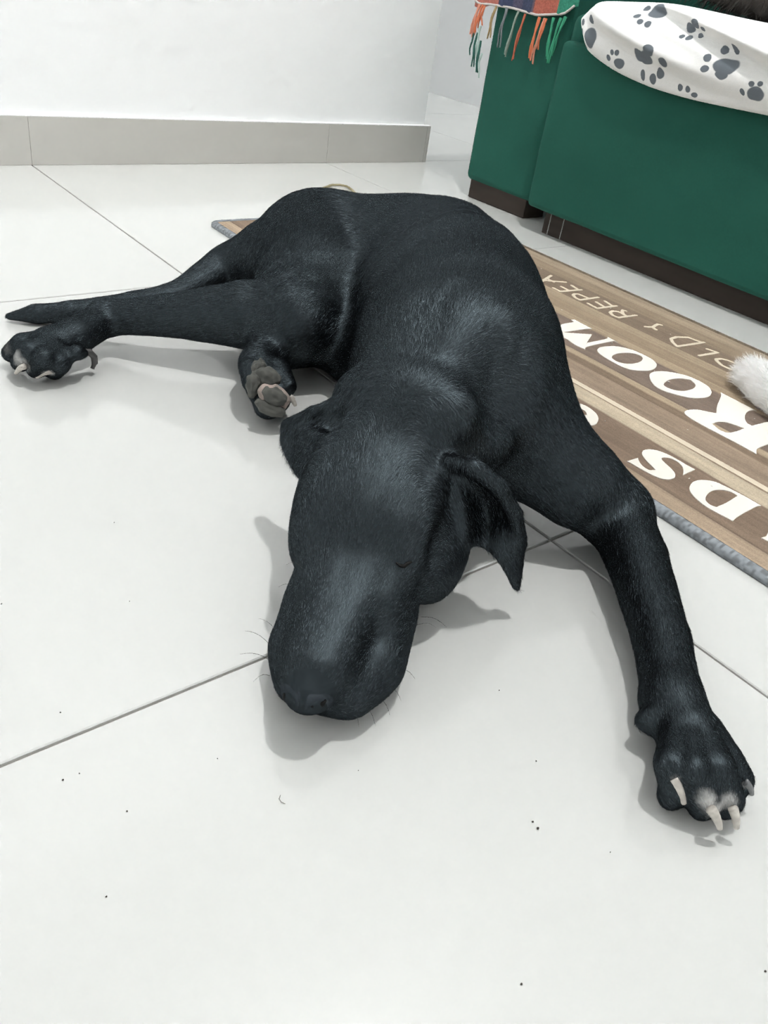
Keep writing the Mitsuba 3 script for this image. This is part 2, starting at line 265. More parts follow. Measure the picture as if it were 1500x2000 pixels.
STROKES = {
    'A': [[(1.3076, 1.0267), (1.2516, 1.0034)], [(1.3069, 0.9869), (1.2600, 1.0111)], [(1.2824, 1.0143), (1.2807, 0.9955)]],
    'E': [[(1.3044, 0.9435), (1.2483, 0.9497)], [(1.2492, 0.9494), (1.2503, 0.9693)], [(1.2723, 0.9477), (1.2748, 0.9699)], [(1.2972, 0.9450), (1.3045, 0.9691)]],
    'P': [[(1.3044, 0.9013), (1.2517, 0.9019)], [(1.2517, 0.9019), (1.2526, 0.9155), (1.2593, 0.9262), (1.2688, 0.9305), (1.2765, 0.9274), (1.2780, 0.9114), (1.2791, 0.9017)]],
    'E2': [[(1.3030, 0.8554), (1.2494, 0.8583)], [(1.2494, 0.8583), (1.2531, 0.8841)], [(1.2710, 0.8575), (1.2776, 0.8836)], [(1.2934, 0.8570), (1.3006, 0.8814)]],
    'R': [[(1.3004, 0.8072), (1.2522, 0.8104)], [(1.2522, 0.8104), (1.2506, 0.8230), (1.2584, 0.8348), (1.2699, 0.8383), (1.2784, 0.8330), (1.2780, 0.8187), (1.2757, 0.8090)], [(1.2780, 0.8187), (1.2867, 0.8291), (1.2963, 0.8350), (1.2987, 0.8298)]],
    'orn': [[(1.2668, 0.7608), (1.2799, 0.7544)], [(1.2799, 0.7544), (1.2931, 0.7584), (1.3044, 0.7609), (1.3076, 0.7557)], [(1.2787, 0.7536), (1.2753, 0.7436)]],
    'D': [[(1.3161, 0.6704), (1.2446, 0.6771)], [(1.3108, 0.6723), (1.3068, 0.6962), (1.2850, 0.7061), (1.2656, 0.7045), (1.2531, 0.6925), (1.2446, 0.6771)]],
    'L': [[(1.2487, 0.6354), (1.2980, 0.6308)], [(1.2980, 0.6308), (1.2934, 0.6484)]],
    'O': [[(1.2608, 0.6092), (1.2663, 0.6137), (1.2794, 0.6110), (1.2846, 0.6004), (1.2871, 0.5843), (1.2697, 0.5718), (1.2521, 0.5764), (1.2514, 0.5934), (1.2608, 0.6092)]],
}
for k, (o, h) in LETTERS.items():
    g = Polygon(smooth_poly(o), [smooth_poly(h)] if h else []).buffer(0)
    for q in getattr(g, 'geoms', [g]): add('rug__letter', slab(q, RZ-.001, RZ+.0011), 'm_print')
for k, ls in STROKES.items():
    g = None
    for q in ls:
        b = LineString(q).buffer(.0031, quad_segs=3); g = b if g is None else g.union(b)
    for q in getattr(g, 'geoms', [g]): add('rug__letter', slab(q, RZ-.001, RZ+.0011), 'm_printcream')
add('rug__stripe', slab(Polygon([(.9335+.003+slant(y)-.002, y) for y in (-.5, 1.45)]+[(.9455+slant(y), y) for y in (1.45, -.5)]), RZ-.001, RZ+.001), 'm_printcream', label='long cream stripe between two rows of lettering')
# ================================================================= sofa
GREEN = lambda p, n, uv: mix((.011, .062, .046), (.019, .098, .072), fbm(p.x*7, p.y*7, p.z*7, 4)*.75+.25*noise(p.y*420, p.z*420, p.x*420))
bump('m_green', proc(GREEN), lambda p, n, uv: fbm(p.x*300, p.y*300, p.z*300, 2)+6*fbm(p.x*6, p.y*6, p.z*6, 2), .0009, .9, .15, 1e-3, sheen=.5)
mat('m_darkwood', proc(lambda p, n, uv: mix((.025, .019, .016), (.045, .034, .028), fbm(p.x*8, p.y*8, p.z*40, 3))), .6, .2)
SX = 1.54
def soft_box(lo, hi, r, wob=.0, seed=0, n=.02):
    m = box(lo, hi, r).refine_to_length(n).to_mesh(); V = m.vert_properties[:, :3].astype(float); F = m.tri_verts
    if wob:
        V[:, 0] += wob*(meshkit.fbm(V*[9, 9, 9], 3, seed)-.5); V[:, 2] += wob*.6*(meshkit.fbm(V*[7, 7, 7], 3, seed+9)-.5)
    return trimesh.Trimesh(V, F, process=False)
name('sofa', 'dark green velvet sofa standing behind the rug at the upper right', 'sofa')
add('sofa__arm', soft_box((1.615, 1.388, .043), (2.52, 1.632, .60), .016, .006, 3), 'm_green', 35)
def panel():
    m = soft_box((SX, -.62, .047), (SX+.09, 1.338, .40), .012, .006, 5)
    V = m.vertices.copy(); V[:, 2] -= np.where(V[:, 2] > .2, .004*np.sin((V[:, 1]-1.3)*5)**2, 0)+np.where(V[:, 2] < .15, (1.338-V[:, 1])*.011-.009, 0)
    return trimesh.Trimesh(V, m.faces, process=False)
add('sofa__front_panel', panel(), 'm_green', 35)
add('sofa__seat', soft_box((SX+.03, -.62, .37), (2.4, 1.35, .452), .02, .004, 8, .04), 'm_green', 35)
add('sofa__backrest', soft_box((2.22, -.62, .40), (2.55, 1.40, .88), .05, .01, 11, .04), 'm_green', 35)
add('sofa__foot', box((1.623, 1.408, .0005), (1.70, 1.615, .05), .003), 'm_darkwood', 30, label='dark wooden foot under the sofa arm')
add('sofa__plinth', box((1.578, -.6, .0005), (2.45, 1.30, .07)), 'm_darkwood', label='dark recessed base')
mat('m_clear', (.16, .165, .16), .15, .5)
for yy in (1.262, 1.222):
    add('sofa__clear_strap', box((1.552, yy-.0012, .008), (1.553, yy+.0012, .075)), 'm_clear', label='thin clear plastic strap hanging below the front panel')
# ---- white throw with paw prints over the seat edge
PAWS = [(1.1135, 0.4760, -48.9, 19.2, -8.9, -79.8), (1.1470, 0.4774, -135.0, 52.1, -25.8, -236.9), (1.1461, 0.4622, -134.0, 51.6, -27.1, -234.5), (1.1316, 0.4537, -135.0, 52.3, -28.1, -234.2), (1.1113, 0.4519, -137.0, 53.6, -23.9, -196.3), (1.0233, 0.4577, -88.5, 36.2, -15.1, -122.1), (1.0101, 0.4666, -112.4, 46.4, -14.9, -123.5), (1.0297, 0.4429, -174.7, 71.1, -39.2, -301.2), (1.0147, 0.4423, -176.8, 72.5, -31.8, -242.1), (0.9996, 0.4492, -179.6, 74.3, -31.6, -244.7), (0.9912, 0.4609, -151.7, 63.2, -38.5, -309.5), (1.1073, 0.4006, -61.8, 24.0, -13.7, -94.8), (1.0785, 0.4117, -82.6, 32.6, -14.9, -105.3), (1.0916, 0.3985, -58.0, 22.7, -12.9, -87.8), (1.0926, 0.3691, -160.0, 62.2, -17.8, -111.8), (1.0678, 0.3660, -135.7, 53.4, -16.6, -102.3), (1.0542, 0.3779, -103.5, 41.1, -16.4, -103.6), (1.0438, 0.3969, -93.7, 37.5, -21.8, -144.9), (0.9159, 0.4104, -42.8, 18.3, -11.7, -76.6), (0.9166, 0.3972, -77.9, 33.2, -21.4, -134.7), (0.9565, 0.4174, -101.6, 42.7, -22.3, -151.7), (0.9386, 0.4339, -133.8, 56.9, -19.3, -137.4), (0.9144, 0.4389, -137.0, 58.9, -19.4, -139.2), (0.9528, 0.4006, -113.6, 47.6, -26.6, -171.4), (1.2424, 0.4124, -60.8, 22.0, -7.2, -54.8), (1.2789, 0.4370, -179.6, 64.0, -16.4, -137.7), (1.2527, 0.4446, -122.5, 44.4, -16.4, -139.6), (1.2756, 0.4200, -178.6, 63.5, -23.0, -181.7), (1.1552, 0.3792, -76.6, 28.9, -15.1, -100.3), (1.1841, 0.3859, -188.1, 69.9, -26.7, -183.0), (1.1772, 0.3959, -253.3, 94.6, -31.5, -221.6), (1.1673, 0.3973, -191.5, 72.0, -26.3, -185.4), (1.0040, 0.3625, -170.9, 69.3, -27.6, -163.8), (0.9853, 0.3622, -173.5, 71.0, -28.1, -164.8), (0.9695, 0.3545, -145.8, 60.1, -40.4, -230.6), (0.8418, 0.3785, -61.6, 27.1, -15.3, -87.7), (0.8680, 0.3772, -192.6, 83.6, -30.0, -173.6), (0.8541, 0.3926, -196.7, 86.2, -34.3, -206.0), (0.8400, 0.3950, -199.3, 88.0, -34.5, -207.4)]
def print_cloth(p, n, uv):
    m = mi.Float(0)
    y, z = p.y+.004*(noise(p.y*60, p.z*60)-.5), p.z+.003*(noise(p.z*70, p.y*70, 5)-.5)
    for cy, cz, a, b, c, d in PAWS:
        u, v = a*(y-cy)+b*(z-cz), c*(y-cy)+d*(z-cz)
        m = dr.maximum(m, smoothstep(1.12, .94, dr.sqrt(u*u+v*v)))
    m = dr.select(p.x < 1.62, m, 0)
    weave = .94+.08*noise(p.y*900, p.z*900, p.x*900)
    return mix((.83, .83, .82), (.135, .155, .175), m)*weave
bump('m_throw', proc(print_cloth), lambda p, n, uv: fbm(p.x*500, p.y*500, p.z*500, 2), .0004, .9, .15, 5e-4, sheen=.3)
def throw():
    LY = np.array([1.302, 1.285, 1.25, 1.165, 1.07, .975, .885, .812, .6, .3, 0, -.62]); LZ = np.array([.430, .409, .389, .364, .3505, .3465, .348, .350, .352, .345, .35, .35])
    TYy = np.array([1.302, 1.28, 1.11, 1.037, .95, .866, .5, -.62]); TZ = np.array([.447, .478, .4935, .4905, .486, .483, .482, .48])
    ys = np.r_[1.302-.05*(np.linspace(0, 1, 14)**2), np.linspace(1.252, -.62, 150)[1:]]; rows = []
    from scipy.ndimage import gaussian_filter1d
    ZL = gaussian_filter1d(np.interp(ys, LY[::-1], LZ[::-1]), 2.0, mode='nearest'); ZT = gaussian_filter1d(np.interp(ys, TYy[::-1], TZ[::-1]), 2.5, mode='nearest')
    for y, zl, zt in zip(ys, ZL, ZT):
        end = np.clip((1.302-y)/.09, 0, 1); back = .05*(1-np.sqrt(1-(1-end)**2))
        s = np.linspace(0, 1, 34)                             # up the front
        z = zl+(zt-zl)*np.sin(s*np.pi/2)**.9
        x = 1.524+back-.018*np.sin(np.clip(s*1.5, 0, 1)*np.pi)+.055*s**4
        d = (1.302-y)
        f = .016*np.sin((z-.40)*85+d*24+1.2*np.sin(d*9))*np.sin(s*np.pi)+.010*np.sin((z-.37)*150+d*34+.8)*np.sin(s*np.pi)**2*np.clip(d*6, 0, 1)
        f *= np.clip(d/.05, 0, 1)
        front = np.c_[x-f-.004, np.full(34, y)+.01*(1-end)*(s-.5), z]
        s2 = np.linspace(0, 1, 16)[1:]
        top = np.c_[front[-1, 0]+s2*.62, np.full(15, y), zt-.012*s2+.012*np.sin(s2*7+y*9)*s2*(1-s2)*4*.6-.004*s2]
        under = front[0]+np.array([[.006, 0, .002]])
        rows.append(np.vstack([under, front, top]))
    G = np.array(rows); n, m = G.shape[:2]; V = G.reshape(-1, 3); F = []
    for i in range(n-1):
        for j in range(m-1): F.append([i*m+j, i*m+j+1, (i+1)*m+j+1, (i+1)*m+j])
    return V, F
add('throw_cover', throw(), 'm_throw', True, label='white cotton throw printed with dark grey paw prints, draped over the sofa seat', cat='throw')
# ---- dark shaggy blanket on the seat
bump('m_shag', proc(lambda p, n, uv: mix((.03, .034, .033), (.12, .105, .095), fbm(p.x*60, p.y*60, p.z*25, 3))), PILE, .004, .9, .1, 1e-3)
m = trimesh.creation.icosphere(5, 1.); v = m.vertices*[.19, .30, .105]+[1.82, .98, .592]; v += (meshkit.fbm(v*14, 3, 4)-.5)[:, None]*m.vertices*.05
name('shaggy_blanket', 'dark grey brown shaggy blanket bundled on the sofa seat behind the white throw', 'blanket')
add('shaggy_blanket__cloth', trimesh.Trimesh(v, m.faces, process=False), 'm_shag', True)
sel = rng.choice(len(v), 5000); d = m.vertices[sel]*[1, 1, .6]+rng.normal(0, .45, (5000, 3))+[-.2, 0, -.5]
add('shaggy_blanket__pile', hairs(v[sel], d, rng.uniform(.02, .045, 5000), .0022), 'm_shag', kind='stuff')
# ---- plaid shawl over the arm
YC = [(1.72, (.42, .16, .13)), (1.612, (.42, .16, .13)), (1.607, (.045, .055, .10)), (1.565, (.085, .08, .12)), (1.535, (.05, .06, .10)), (1.497, (.12, .09, .11)), (1.492, (.36, .115, .085)), (1.425, (.40, .125, .09)), (1.42, (.04, .20, .135)), (1.3, (.035, .17, .115))]
def plaid(p, n, uv):
    c = mi.Color3f(YC[0][1])
    for y, q in YC[1:]: c = mix(q, c, smoothstep(y-.002, y+.002, p.y))
    cross = dr.select(cell_rand(dr.floor(p.z*40+p.x*40), 3) > .55, .75, 1.05)
    w = .7+.5*noise(p.y*520, p.z*520, p.x*520)
    return c*cross*w
bump('m_plaid', proc(plaid), lambda p, n, uv: noise(p.y*600, p.z*600, p.x*600), .0008, .95, .1, 5e-4)
name('plaid_shawl', 'checked shawl in red, navy and green with a coloured fringe, hanging over the sofa arm', 'shawl')
def shawl():
    hem = lambda y: np.interp(y, [1.378, 1.387, 1.40, 1.477, 1.562, 1.64, 1.669, 1.69], [.462, .452, .444, .433, .438, .437, .434, .44])
    rows = []
    for y in np.linspace(1.372, 1.688, 40):
        z0 = hem(y); zt = .612+.003*np.sin(y*60); w = .006*np.sin(y*70)
        out = .02*np.clip((y-1.635)/.05, 0, 1)
        z = np.linspace(z0, zt-.02, 12); f = np.c_[1.602+w*np.linspace(1, .2, 12)+out*.2, np.full(12, y), z-out*.6]
        t = np.linspace(0, 1, 10)[1:]
        rows.append(np.vstack([f, np.c_[1.606+t*.5, np.full(9, y), zt-.02+.02*np.sin(np.clip(t*6, 0, 1)*np.pi/2)+0*t-out*.6]]))
    G = np.array(rows); n, m = G.shape[:2]; F = [[i*m+j, (i+1)*m+j, (i+1)*m+j+1, i*m+j+1] for i in range(n-1) for j in range(m-1)]
    return G.reshape(-1, 3), F
add('plaid_shawl__cloth', shawl(), 'm_plaid', True)
mat('m_hem', (.55, .52, .50), .9, .1)
add('plaid_shawl__hem', tube([(1.5985, y, np.interp(y, [1.378, 1.387, 1.40, 1.477, 1.562, 1.64, 1.669, 1.69], [.462, .452, .444, .433, .438, .437, .434, .44])) for y in np.linspace(1.375, 1.686, 30)], .0028, 5), 'm_hem', True, label='pale twisted hem')
FR = {'orange': (.62, .19, .10), 'salmon': (.62, .27, .19), 'tan': (.34, .25, .13), 'grey': (.17, .19, .20), 'sage': (.27, .33, .29), 'red': (.45, .13, .08), 'green': (.05, .27, .16), 'teal': (.035, .11, .09), 'mint': (.40, .52, .48)}
for k, c in FR.items(): mat('m_fringe_'+k, c, .95, .1)
TAS = [('salmon', 1.668, 1.676, .434, .362, 5), ('orange', 1.655, 1.672, .434, .37, 4), ('orange', 1.648, 1.655, .432, .385, 3), ('teal', 1.668, 1.675, .375, .325, 1), ('teal', 1.660, 1.654, .375, .30, 2), ('mint', 1.653, 1.644, .39, .315, 2), ('teal', 1.640, 1.634, .36, .286, 2), ('mint', 1.632, 1.628, .335, .28, 1),
       ('tan', 1.612, 1.620, .437, .366, 3), ('grey', 1.575, 1.580, .436, .348, 3), ('sage', 1.536, 1.552, .434, .338, 4), ('red', 1.512, 1.522, .431, .334, 3), ('orange', 1.468, 1.473, .43, .342, 4), ('salmon', 1.451, 1.461, .43, .336, 3), ('orange', 1.445, 1.452, .43, .36, 2), ('green', 1.425, 1.420, .434, .35, 5), ('green', 1.405, 1.412, .436, .345, 6), ('green', 1.392, 1.408, .44, .36, 4)]
for c, ya, yb, za, zb, n in TAS:
    ts = []
    for _ in range(n):
        s = np.linspace(0, 1, 8); o = rng.normal(0, .0022, 2); e = rng.normal(0, .0035)
        ts.append(tube(np.c_[1.5975-.004*np.sin(s*3)+o[1]*s, ya+(yb-ya)*s+o[0]*(.4+.6*s)+e*s**2+.0015*np.sin(s*9+o[0]*900), za+(zb-za)*s+rng.uniform(0, .008)*s], np.linspace(.0026, .0017, 8), 5))
    add('plaid_shawl__tassel', cat_mesh(ts), 'm_fringe_'+c, True, label={'salmon': 'salmon', 'mint': 'pale mint'}.get(c, c)+' fringe tassel')
# ================================================================= small things on the floor
bump('m_whitefur', proc(lambda p, n, uv: mix((.90, .895, .885), (.97, .97, .965), noise(p.x*200, p.y*200, p.z*200))), PILE, .003, .9, .1, 5e-4)
name('furry_tail', 'fluffy white tip of an animal tail lying on the rug at the right edge', 'tail')
S = Field((1.12, .30, -.01), (1.42, .62, .12), .003)
S.chain([(pt(1.1987, 0.5284, 0.0320), .016), (pt(1.1970, 0.5148, 0.0340), .026), (pt(1.1693, 0.4654, 0.0360), .029), (pt(1.1387, 0.4004, 0.0360), .028)], k=.01)
V, F = S.mesh(); V = V+(meshkit.fbm(V*90, 2, 3)-.5)[:, None]*.006
V[:, 2] = np.maximum(V[:, 2], RZ+.0012)
add('furry_tail__skin', (V, F), 'm_whitefur', True)
N = np.array(trimesh.Trimesh(V, F, process=False).vertex_normals); sel = rng.choice(len(V), 5000)
ax = unit(pt(1.2019, 0.5383, 0.0340)-pt(1.1747, 0.4675, 0.0340))
d = N[sel]*.55+ax*.9+rng.normal(0, .22, (len(sel), 3)); d[:, 2] = np.where(V[sel][:, 2] < .02, np.abs(d[:, 2]), d[:, 2])
add('furry_tail__fur', hairs(V[sel], d, rng.uniform(.008, .017, len(sel)), .0008), 'm_whitefur', kind='stuff')
mat('m_crumb', (.05, .045, .04), .9, .1)
for x, y, r in ((0.1114, 0.5530, 1.3), (0.0923, 0.3627, 1.4), (0.1030, 0.3623, 0.9), (0.1173, 0.3189, 1.3), (0.4091, 0.2681, 1.3), (0.3417, 0.1672, 1.6), (0.3409, 0.1616, 2.0), (0.3827, 0.2021, 1.2), (0.2565, 0.0960, 1.5), (0.3886, 0.0155, 1.5), (0.0845, 0.2716, 1.2), (0.2339, 0.6199, 1.1), (0.1109, 0.4191, 1.2), (0.1858, 0.3257, 0.9), (0.3705, 0.1215, 0.9), (0.2643, 0.2655, 0.8), (0.2006, 0.5077, 0.9)):
    m = trimesh.creation.icosphere(1, .00042*r); m.vertices *= 1+.35*(meshkit.noise(m.vertices*2500+x*1000)-.5)[:, None]; m.vertices *= [1.2, 1, .7]; m.apply_translation((x, y, .0004*r))
    add('crumb', m, 'm_crumb', True, label='tiny dark crumb on the pale floor tiles', cat='crumb', group='crumbs scattered on the tiles')
mat('m_lint', (.75, .72, .66), .95, .1)
for k in range(22):
    y = rng.uniform(.25, 1.1); x = rng.uniform(.92, 1.38) if k > 5 else rng.uniform(.80, .9); m = trimesh.creation.icosphere(1, .0011); m.vertices *= rng.uniform(.5, 1.6, 3)*[1, 1, .6]; m.apply_translation((x+slant(y), y, RZ+.0011))
    add('lint_fleck', m, 'm_lint', True, label='tiny white lint fleck on the brown rug', cat='lint', group='lint flecks on the rug')
mat('m_hair', (.16, .15, .14), .8, .2)
add('stray_hair', tube([(0.2069, 0.2769, 0.0006), (0.2046, 0.2750, 0.0006), (0.2045, 0.2722, 0.0006), (0.2059, 0.2694, 0.0006)], .00022, 4), 'm_hair', label='short curled stray hair on the floor in front of the muzzle', cat='hair')
mat('m_cord', (.33, .29, .18), .7, .3)
add('cord', tube([(1.1497, 1.6789, 0.0040), (1.2348, 1.7271, 0.0040), (1.2700, 1.7485, 0.0040), (1.2941, 1.7465, 0.0040), (1.3053, 1.7306, 0.0040), (1.2971, 1.6971, 0.0040), (1.2698, 1.6336, 0.0040)], .0028, 6), 'm_cord', True, label='thin olive brown cord curling out behind the rump of the black dog', cat='cord')
HF=np.array([-.762,-.647,0]);HL=np.array([.647,-.762,0]);HO=np.array([.39,.43,0])
def hd(a,b,c): return HO+a*HF+b*HL+np.array([0,0,c])
HAX=np.array([HF,HL,[0,0,1.]])
def frame(f,u=(0,0,1)):
    f=unit(f);l=unit(np.cross(u,f));return np.array([f,l,np.cross(f,l)])   # forward, left, up
def dog_field(h=.0025):
    S=Field((.15,.02,-.012),(.98,1.26,.32),h)
    # rib cage and loin, lower than the shoulders
    S.chain([((.64,.60,.108),.108),((.70,.68,.108),.116),((.745,.80,.10),.100),((.735,.90,.09),.087),((.70,.98,.085),.08)],k=.05,ki=.05)
    S.chain([((.72,.70,.172),.062),((.775,.79,.165),.064),((.775,.86,.152),.064),((.735,.97,.13),.064)],k=.05,ki=.04)  # back line
    S.chain([((.62,.66,.05),.055),((.645,.75,.05),.055),((.63,.82,.045),.04)],k=.03,ki=.02) # belly
    # shoulder mass: chest, withers, shoulder blades
    S.chain([((.575,.535,.112),.105),((.635,.605,.11),.112)],k=.03)
    S.ell((.565,.61,.07),(.06,.05,.065),frame((.55,.7,0)),k=.04)
    S.chain([((.535,.485,.16),.075),((.595,.555,.185),.065),((.66,.63,.17),.06)],k=.04)
    S.ell((.622,.505,.135),(.085,.042,.085),frame((.55,.7,.35)),k=.03)
    S.ell((.565,.60,.13),(.085,.040,.085),frame((.55,.7,.35)),k=.03)
    # neck
    S.chain([(hd(-.03,0,.095),.060),((.455,.465,.125),.07),((.525,.505,.155),.082)],k=.035,ki=.02)
    S.chain([(pt(0.4207, 0.5083, 0.1500),.02),(pt(0.4293, 0.4514, 0.1750),.024),(pt(0.4538, 0.4124, 0.1720),.022),(pt(0.4955, 0.4082, 0.1400),.018)],k=.022)     # skin roll behind the head
    S.ell(pt(0.4909, 0.3937, 0.1950),(.036,.012,.022),frame((.5,.7,.3)),k=.05,cut=True)      # hollow before the left shoulder
    S.ell(pt(0.4371, 0.4757, 0.2350),(.05,.006,.012),frame(pt(0.4943, 0.5137, 0.2400)-pt(0.4120, 0.4680, 0.2200)),k=.03,cut=True)   # behind the right shoulder blade
    S.chain([(pt(0.7005, 0.9600, 0.1650),.012),(pt(0.6426, 0.8627, 0.1350),.012),(pt(0.6192, 0.8244, 0.0950),.014)],k=.035)     # flank fold
    # pelvis, thigh
    S.ell((.69,1.01,.085),(.085,.085,.075),k=.04)
    S.chain([((.69,.98,.12),.078),((.63,.895,.10),.074),(pt(0.5694, 0.8204, 0.0850),.052)],k=.03,ki=.02)     # thigh
    S.chain([(pt(0.5769, 0.8311, 0.0800),.048),(pt(0.5220, 0.8802, 0.0750),.043),(pt(0.4423, 0.9381, 0.0620),.027),(pt(0.3797, 0.9956, 0.0450),.0215)],k=.02)   # shank
    S.chain([(pt(0.3784, 0.9923, 0.0450),.0225),(pt(0.3300, 0.9626, 0.0400),.0225),(pt(0.2918, 0.9540, 0.0340),.024)],k=.01)
    for a,b,c in (((0.2971, 0.9687, 0.0360),(0.2671, 0.9709, 0.0340),(0.2557, 0.9844, 0.0180)),((0.2915, 0.9427, 0.0400),(0.2638, 0.9351, 0.0400),(0.2567, 0.9531, 0.0190)),((0.2922, 0.9313, 0.0380),(0.2732, 0.9147, 0.0380),(0.2674, 0.9313, 0.0180)),((0.3003, 0.9348, 0.0320),(0.2904, 0.9148, 0.0300),(0.2870, 0.9260, 0.0150))):
        S.chain([(pt(*a),.014),(pt(*b),.0135),(pt(*c),.0115)],k=.0025,ki=.004)
    S.chain([(pt(0.3120, 0.9146, 0.0400),.01),(pt(0.3245, 0.9261, 0.0320),.006)],k=.008)
    # tail
    S.chain([((.66,1.06,.075),.055),(pt(0.6164, 1.0990, 0.0600),.032),(pt(0.5245, 1.0772, 0.0300),.021),(pt(0.4591, 1.0843, 0.0220),.0175),(pt(0.3693, 1.0906, 0.0170),.0155),(pt(0.3263, 1.1082, 0.0140),.0125),(pt(0.2942, 1.1245, 0.0080),.005)],k=.03,ki=.01)
    # left hind leg coming out below
    S.chain([((.60,.86,.06),.055),(pt(0.5457, 0.8337, 0.0500),.034),(pt(0.4947, 0.7974, 0.0450),.025),(pt(0.4867, 0.7632, 0.0340),.026),(pt(0.4835, 0.7478, 0.0280),.024),(pt(0.4696, 0.7317, 0.0260),.018)],k=.015)
    S.chain([(pt(0.5058, 0.7690, 0.0500),.014),(pt(0.4968, 0.7328, 0.0440),.0105)],k=.004); S.chain([(pt(0.4709, 0.7791, 0.0500),.013),(pt(0.4602, 0.7554, 0.0450),.012)],k=.006)
    # front left leg
    S.chain([((.585,.445,.105),.056),((.622,.39,.070),.045),(pt(0.6565, 0.3574, 0.0450),.034)],k=.04)
    S.chain([(pt(0.6541, 0.3571, 0.0440),.033),(pt(0.6150, 0.2998, 0.0400),.0285),(pt(0.5452, 0.2176, 0.0340),.0235),(pt(0.4963, 0.1711, 0.0300),.0225)],k=.015)
    S.chain([(pt(0.4963, 0.1711, 0.0300),.0225),(pt(0.4794, 0.1459, 0.0300),.023)],k=.012)
    for a,b,c in (((0.4701, 0.1503, 0.0340),(0.4353, 0.1335, 0.0360),(0.4353, 0.1226, 0.0210)),((0.4739, 0.1441, 0.0380),(0.4417, 0.1189, 0.0420),(0.4468, 0.1046, 0.0220)),((0.4820, 0.1392, 0.0380),(0.4589, 0.1108, 0.0420),(0.4628, 0.0955, 0.0220)),((0.4931, 0.1393, 0.0340),(0.4783, 0.1133, 0.0360),(0.4851, 0.1008, 0.0210))):
        S.chain([(pt(*a),.0115),(pt(*b),.0108),(pt(*c),.0110)],k=.0015,ki=.004)
        p=pt(*c); S.ell(p-np.array([0,0,.008]),(.010,.010,.012),k=.004)
    S.ell(pt(0.4699, 0.1300, 0.0180),(.026,.026,.016),frame((-.5,-.7,0)),k=.006)
    S.ell(pt(0.4683, 0.1693, 0.0260),(.008,.013,.012),frame((-.7,-.7,0)),k=.008)
    # head
    S.ell(hd(-.012,0,.098),(.085,.063,.050),HAX,k=.03)
    for s in (-1,1):
        S.ell(hd(.0,.005+s*.046,.06),(.062,.028,.040),HAX,k=.025)
        S.chain([(hd(.03,s*.034,.116),.012),(hd(.050,s*.034,.106),.012),(hd(.066,s*.038,.096),.009)],k=.018)   # brow
        S.chain([(hd(.005,s*.045,.128),.010),(hd(.040,s*.044,.112),.009),(hd(.064,s*.047,.094),.006)],k=.010)   # ridge over the eye
        S.ell(hd(.066,.002+s*.041,.084),(.014,.010,.011),HAX,k=.012)                                       # eye under its lid
        S.chain([(hd(.075,.004+s*.032,.036),.022),(hd(.125,.005+s*.031,.030),.0215),(hd(.158,.004+s*.021,.026),.0175)],k=.016)   # lips
        S.ell(hd(.082,.003+s*.030,.058),(.032,.016,.026),HAX,k=.02)
        S.ell(hd(.105,.004+s*.031,.020),(.05,.020,.018),HAX,k=.012)
    S.ell(hd(-.01,.06,.05),(.05,.026,.04),HAX,k=.02)
    S.chain([(hd(.04,0,.080),.032),(hd(.10,0,.062),.020),(hd(.165,-.002,.048),.020)],k=.02)
    for s in (-1,1): S.chain([(hd(.06,s*.012,.082),.017),(hd(.105,s*.012,.066),.0155),(hd(.165,s*.009-.002,.050),.0155)],k=.012)   # bridge
    S.chain([(hd(.02,0,.03),.035),(hd(.15,.006,.02),.02)],k=.02)
    for s in (-1,1): S.chain([(hd(.075,.003+s*.030,.070),.002),(hd(.115,.004+s*.030,.056),.003),(hd(.150,.002+s*.026,.044),.002)],k=.010,ki=.002) if s<0 else None
    # nose
    S.ell(pt(0.2507, 0.3151, 0.0430),(.019,.0205,.0155),HAX,k=.007)
    for q in ((0.2358, 0.3225, 0.0370),(0.2552, 0.3048, 0.0340)): S.ell(pt(*q),(.004,.006,.004),HAX,k=.004,cut=True)
    # ears
    S.sheet([[pt(0.4334, 0.3939, 0.1400),pt(0.4330, 0.3727, 0.1120),pt(0.4336, 0.3617, 0.0820)],
             [pt(0.4344, 0.3666, 0.1500),pt(0.4690, 0.3780, 0.0980),pt(0.4590, 0.3626, 0.0700)],
             [pt(0.4501, 0.3512, 0.1350),pt(0.4749, 0.3491, 0.0980),pt(0.4679, 0.3466, 0.0620)],
             [pt(0.4680, 0.3460, 0.1100),pt(0.4864, 0.3413, 0.0720),pt(0.4842, 0.3314, 0.0320)]],.0042)
    S.sheet([[pt(0.4174, 0.5087, 0.1350),pt(0.3723, 0.4726, 0.1350),pt(0.3581, 0.4740, 0.1150)],
             [pt(0.3870, 0.5113, 0.1450),pt(0.3797, 0.5222, 0.1180),pt(0.3562, 0.4876, 0.1080)],
             [pt(0.3776, 0.5251, 0.1300),pt(0.3750, 0.5367, 0.1020),pt(0.3605, 0.4985, 0.0940)],
             [pt(0.3795, 0.5574, 0.1050),pt(0.3697, 0.5439, 0.0940),pt(0.3619, 0.5063, 0.0860)]],.0042)
    S.ell(pt(0.3729, 0.4907, 0.1410),(.021,.013,.014),frame(pt(0.4174, 0.5087, 0.1350)-pt(0.3710, 0.5119, 0.1200)),k=.008,cut=True)   # hollow of the folded ear
    # ear rims
    S.chain([(pt(0.4272, 0.3885, 0.1460),.007),(pt(0.4314, 0.3670, 0.1520),.0065),(pt(0.4501, 0.3520, 0.1380),.0055),(pt(0.4722, 0.3446, 0.1080),.005),(pt(0.4869, 0.3405, 0.0740),.0045)],k=.006)
    S.chain([(pt(0.3966, 0.5021, 0.1500),.007),(pt(0.3886, 0.5300, 0.1300),.006),(pt(0.3791, 0.5578, 0.1060),.005)],k=.006)
